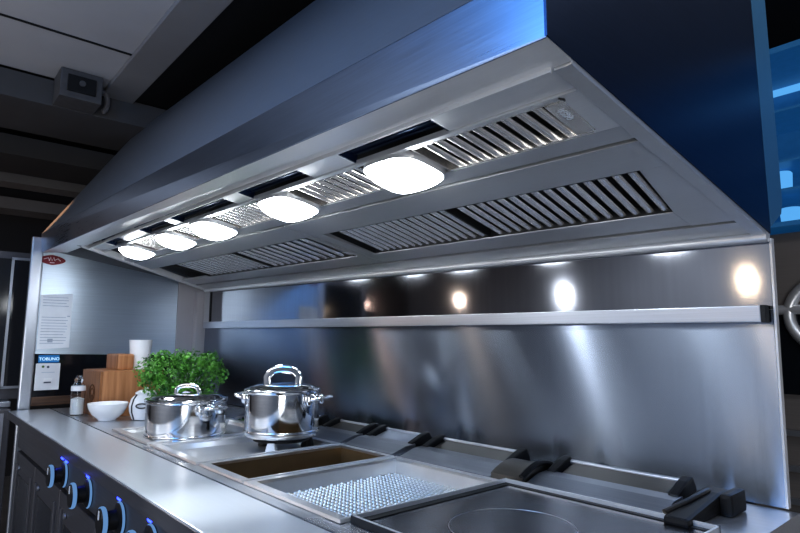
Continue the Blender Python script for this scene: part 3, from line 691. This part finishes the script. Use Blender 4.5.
# white cup
def vessel(name, mat, prof, c, n=48): return link(name, lathe(B(), prof, c, n), mat, smooth=True)
o = vessel('cup', 'white', [(0.036, 0.0), (0.040, 0.002), (0.050, 0.134), (0.0505, 0.136), (0.047, 0.136), (0.038, 0.01), (0.001, 0.006)], (0, 0, 0)); o.location = (-2.85, -0.475, 1.0982)
tag(o, 'tall white ceramic cup standing on the large wooden box', 'cup')
o = vessel('bowl', 'white', [(0.030, 0.0), (0.034, 0.001), (0.036, 0.006), (0.060, 0.026), (0.074, 0.052), (0.078, 0.070), (0.0765, 0.072), (0.074, 0.070), (0.056, 0.028), (0.030, 0.010), (0.001, 0.008)], (0, 0, 0)); o.location = (-2.655, -0.650, 0.8987)
tag(o, 'small white ceramic bowl in front of the wooden box', 'bowl')
jr = thing('glass_jar', 'glass jar of white salt left of the carved wooden box', 'jar', (-2.925, -0.708, 0.8987))
JC = (-2.925, -0.708, 0.8987)
link('glass', lathe(B(), [(0.0240, 0.0000), (0.0288, 0.0030), (0.0288, 0.1150), (0.0272, 0.1280), (0.0176, 0.1420), (0.0176, 0.1500), (0.0160, 0.1500), (0.0160, 0.1420), (0.0260, 0.1270), (0.0268, 0.1150), (0.0268, 0.0050), (0.0008, 0.0040)], JC, 40), 'glass', jr, smooth=True)
link('salt', lathe(B(), [(0.0264, 0.0055), (0.0264, 0.0720), (0.0120, 0.0780), (0.0008, 0.0790)], JC, 32), 'salt', jr, smooth=True, label='white salt')
link('jar_band', lathe(B(), [(0.0292, 0.1080), (0.0298, 0.1100), (0.0298, 0.1260), (0.0280, 0.1300), (0.0276, 0.1300), (0.0289, 0.1265)], JC, 40, False, False), 'white_plastic', jr, smooth=True)
link('stopper', lathe(B(), [(0.0156, 0.1440), (0.0156, 0.1500), (0.0184, 0.1510), (0.0184, 0.1600), (0.0144, 0.1630), (0.0120, 0.1720), (0.0064, 0.1760)], JC, 32), 'glass', jr, smooth=True)
KC = V((-2.585, -0.520, 0.8987))
kt = thing('ceramic_canister', 'round white canister with a dark strap between the bowl and the low pot', 'canister', KC)
link('body', lathe(B(), [(0.042, 0.0), (0.052, 0.004), (0.064, 0.035), (0.066, 0.060), (0.058, 0.088), (0.042, 0.104), (0.040, 0.108)], KC, 48), 'white', kt, smooth=True)
ldk = link('lid', lathe(B(), [(0.043, 0.1085), (0.044, 0.112), (0.030, 0.121), (0.010, 0.125), (0.009, 0.132), (0.004, 0.134)], KC, 40), 'white', kt, smooth=True)
b = B(); d1 = V((0.35, -0.94, 0)).normalized()
pts = [(0.0535, 0.004), (0.0655, 0.035), (0.0672, 0.060), (0.0595, 0.088), (0.0455, 0.106)]
tube(b, [KC + d1 * r + V((0, 0, z)) for r, z in pts], 0.003, 8); link('strap', b, 'rubber', kt, smooth=True)
b = B(); d2 = V((0.86, -0.5, 0)).normalized(); s2 = V((-d2.y, d2.x, 0))
tube(b, [KC + d2 * 0.069 + s2 * (0.022 * math.cos(a)) + V((0, 0, 0.062 + 0.009 * math.sin(a))) for a in [k * 2 * PI / 20 for k in range(21)]], 0.0028, 8); link('clasp', b, 'rubber', kt, smooth=True)
# shallow upturned dish behind the plant
o = vessel('steel_dish', 'polished', [(0.10, 0.0), (0.104, 0.003), (0.10, 0.008), (0.085, 0.020), (0.04, 0.030), (0.012, 0.032), (0.010, 0.044), (0.016, 0.052), (0.001, 0.055)], (0, 0, 0)); o.location = (-2.27, -0.155, 0.8987)
tag(o, 'shallow steel dish turned upside down behind the leafy plant', 'dish')

# ------------------------------------------------------------------ tall cabinet at far left
ca = thing('oven_cabinet', 'tall dark cabinet with a glass door left of the steel end panel', 'cabinet', (-4.0, -0.95, 0))
b = B(); box(b, -4.30, -3.62, -1.45, -0.80, 0.93, 1.70); link('carcass', b, 'cabinet', ca)
gdoor = None
b = B(); box(b, -3.618, -3.600, -1.40, -0.83, 0.985, 1.66); gdoor = link('glass_door', b, 'dark_glass', ca, bevel=0.002)
b = B()
for q in ((-0.925, -0.913, 0.99, 1.66),): box(b, -3.599, -3.590, *q)
box(b, -3.599, -3.590, -0.925, -0.83, 1.655, 1.668); box(b, -3.599, -3.590, -0.925, -0.83, 0.985, 0.998)
link('door_frame', b, 'rail', gdoor, label='bright thin door frame')
b = B(); box(b, -4.30, -3.50, -1.45, -0.885, 0.90, 0.928); link('counter_edge', b, 'rail', ca, bevel=0.004)
b = B(); box(b, -4.28, -3.40, -1.45, -0.895, 0.0, 0.898); link('base_unit', b, 'cabinet', ca, bevel=0.004)
for yy in (-0.93, -1.02):
    b = B(); box(b, -3.399, -3.392, yy - 0.007, yy + 0.007, 0.05, 0.88); link('edge_stile', b, 'rail', ca)

# ------------------------------------------------------------------ right background
bc = thing('wall_cabinet', 'blue lit glass cabinet on the wall beyond the right end of the hood', 'cabinet', (0.0, 1.0, 1.62))
b = B(); box(b, -0.85, 0.35, 1.16, 1.20, 1.615, 2.19); box(b, -0.85, 0.35, 0.80, 1.16, 1.60, 1.615); box(b, -0.85, 0.35, 0.80, 1.16, 2.19, 2.21); box(b, -0.85, -0.835, 0.80, 1.16, 1.615, 2.19); box(b, 0.335, 0.35, 0.80, 1.16, 1.615, 2.19); link('carcass', b, 'blue_panel', bc)
for z in (1.74, 1.84, 2.02):
    b = B(); box(b, -0.83, 0.33, 0.90, 1.155, z, z + 0.008); link('shelf', b, 'blue_panel', bc)
b = B(); box(b, -0.83, 0.33, 1.12, 1.135, 2.165, 2.188); link('light_strip', b, 'blue_glow', bc, label='glowing blue light strip')
for x, zb, wh in ((-0.580, 1.6155, 'lowest'), (-0.600, 1.7485, 'second lowest')):  # blue glows in the cabinet, added as tumbler-shaped emitters
    b = B(); lathe(b, [(0.024, 0), (0.03, 0.004), (0.034, 0.075), (0.030, 0.08), (0.001, 0.08)], (x, 1.0, zb), 20)
    o = link('tumbler_glow', b, 'blue_glow', smooth=True); centre(o); tag(o, 'blue glow shaped as a tumbler on the %s shelf of the blue lit cabinet' % wh, 'glass', 'tumbler-shaped glows in the blue cabinet')
ov = thing('steel_oven', 'dark oven stack with a round reflection shaped as a bright ring beyond the right edge of the splashback', 'oven', (-0.2, 1.1, 0))
b = B(); box(b, -0.72, 0.4, 0.85, 1.5, 0.0, 1.585); link('carcass', b, 'oven', ov, bevel=0.004)
b = B(); box(b, -0.70, 0.35, 0.838, 0.849, 1.06, 1.34); link('oven_window', b, 'black_gloss', ov)
b = B(); tube(b, [(-0.40 + 0.17 * math.cos(a), 0.832, 1.31 + 0.13 * math.sin(a)) for a in [k * 2 * PI / 48 for k in range(49)]], 0.018, 10); link('reflection_ring', b, 'hood', ov, smooth=True)  # curved bright reflection shaped as a solid ring
b = B(); tube(b, [(-0.64, 0.83, 1.33), (0.3, 0.83, 1.33)], 0.016, 10); link('handle', b, 'hood', ov, smooth=True)
for z in (0.72, 0.82, 0.93):
    b = B(); box(b, -0.66, 0.35, 0.83, 0.849, z, z + 0.018); link('drawer_lip', b, 'rail', ov, bevel=0.002)

# ------------------------------------------------------------------ lights
def area(name, loc, rot, size, energy, col, size_y=None, spread=None):
    l = bpy.data.lights.new(name, 'AREA'); l.energy = energy; l.color = col; l.size = size
    if size_y: l.shape = 'RECTANGLE'; l.size_y = size_y
    if spread: l.spread = spread
    o = bpy.data.objects.new(name, l); COL.objects.link(o); o.location = loc; o.rotation_euler = rot; return o
def aim(o, target): o.rotation_euler = (V(target) - o.location).to_track_quat('-Z', 'Y').to_euler()
def point(name, loc, energy, col, r=0.05):
    l = bpy.data.lights.new(name, 'POINT'); l.energy = energy; l.color = col; l.shadow_soft_size = r
    o = bpy.data.objects.new(name, l); COL.objects.link(o); o.location = loc; return o
area('ceiling_fill_light', (-1.6, -3.4, 2.48), (0, 0, 0), 2.4, 55, (0.92, 0.95, 1.0), 1.0)  # added key light behind the camera, no fixture in view
area('ceiling_fill_light', (1.6, -2.0, 2.48), (0, 0, 0), 1.0, 18, (0.55, 0.76, 1.0), 1.0)  # added bluish fill at the front right, out of view
o = area('blue_fascia_fill', (-0.75, -2.05, 2.44), (0, 0, 0), 0.9, 26, (0.10, 0.42, 1.0), 0.9); aim(o, (-0.7, -0.78, 1.65))  # added blue fill for the gradient on the hood fascia, no sign there
o = area('blue_corner_light', (1.6, 1.6, 2.3), (0, 0, 0), 0.5, 0.7, (0.08, 0.35, 1.0)); aim(o, (-0.3, 0.0, 1.7))
o = area('soffit_fill_light', (1.0, -2.0, 0.9), (0, 0, 0), 0.9, 18, (1.0, 0.98, 0.96)); aim(o, (-0.7, -0.4, 1.55))  # added fill from below to brighten the soffit and baffles
area('cool_back_light', (-4.9, -2.4, 2.3), (0, 0, 0), 0.8, 6, (0.8, 0.88, 1.0))
point('warm_pendant', (-2.54, -2.6, 1.60), 11, (0.92, 0.95, 1.0), 0.022)
point('warm_pendant', (-1.24, -2.6, 1.61), 4, (1.0, 0.72, 0.45), 0.035)
point('warm_pendant', (-3.67, -2.6, 1.62), 3, (1.0, 0.78, 0.60), 0.022)
point('warm_pendant', (-5.2, -2.6, 1.66), 9, (1.0, 0.68, 0.52), 0.06)
def spot(name, loc, target, energy, col, deg, r=0.03, blend=0.5):
    l = bpy.data.lights.new(name, 'SPOT'); l.energy = energy; l.color = col; l.shadow_soft_size = r; l.spot_size = math.radians(deg); l.spot_blend = blend
    o = bpy.data.objects.new(name, l); COL.objects.link(o); o.location = loc; aim(o, target); return o
spot('warm_glint_spot', (-3.30, -1.30, 2.30), (-3.32, -0.78, 1.84), 60, (1.0, 0.50, 0.22), 22)  # added spot for the orange glint on the hood's left end
spot('worktop_sheen_spot', (-1.5, -1.5, 2.40), (-1.16, -0.82, 0.90), 220, (0.88, 0.94, 1.0), 13, 0.03, 1.0)  # added spot for the bright pool on the worktop
point('knob_glow', (-2.13, -0.925, 0.851), 0.035, (0.05, 0.08, 1.0), 0.008)
point('knob_glow', (-1.83, -0.925, 0.851), 0.02, (0.05, 0.08, 1.0), 0.008)
o = area('oven_fill_light', (0.25, -0.1, 2.45), (0, 0, 0), 0.3, 6, (1.0, 0.92, 0.88)); aim(o, (-0.35, 0.85, 1.35))  # added fill aimed at the oven front, not a lamp of the oven
area('ceiling_fill_light', (1.2, -0.2, 2.48), (0, 0, 0), 0.6, 4, (0.85, 0.92, 1.0))  # added fill to lift the dark background at right
# world: dim cool night interior
w = bpy.data.worlds.new('World'); scene.world = w; w.use_nodes = True
w.node_tree.nodes['Background'].inputs[0].default_value = (0.05, 0.06, 0.08, 1); w.node_tree.nodes['Background'].inputs[1].default_value = 0.3

# ------------------------------------------------------------------ camera
cam = bpy.data.cameras.new('camera'); cam.lens = 25.65; cam.sensor_width = 36; cam.sensor_fit = 'HORIZONTAL'; cam.clip_start = 0.02
co = bpy.data.objects.new('camera', cam); COL.objects.link(co)
r_, u_, k_ = V((0.65615, 0.75463, 0.00177)), V((0.09973, -0.08905, 0.99102)), V((0.74801, -0.65008, -0.13369))
co.matrix_world = Matrix(((r_.x, u_.x, k_.x, 0.0), (r_.y, u_.y, k_.y, -1.33312), (r_.z, u_.z, k_.z, 1.22), (0, 0, 0, 1)))
scene.camera = co
scene.view_settings.view_transform = 'Standard'
scene.view_settings.look = 'Medium High Contrast'
scene.view_settings.exposure = 0.0
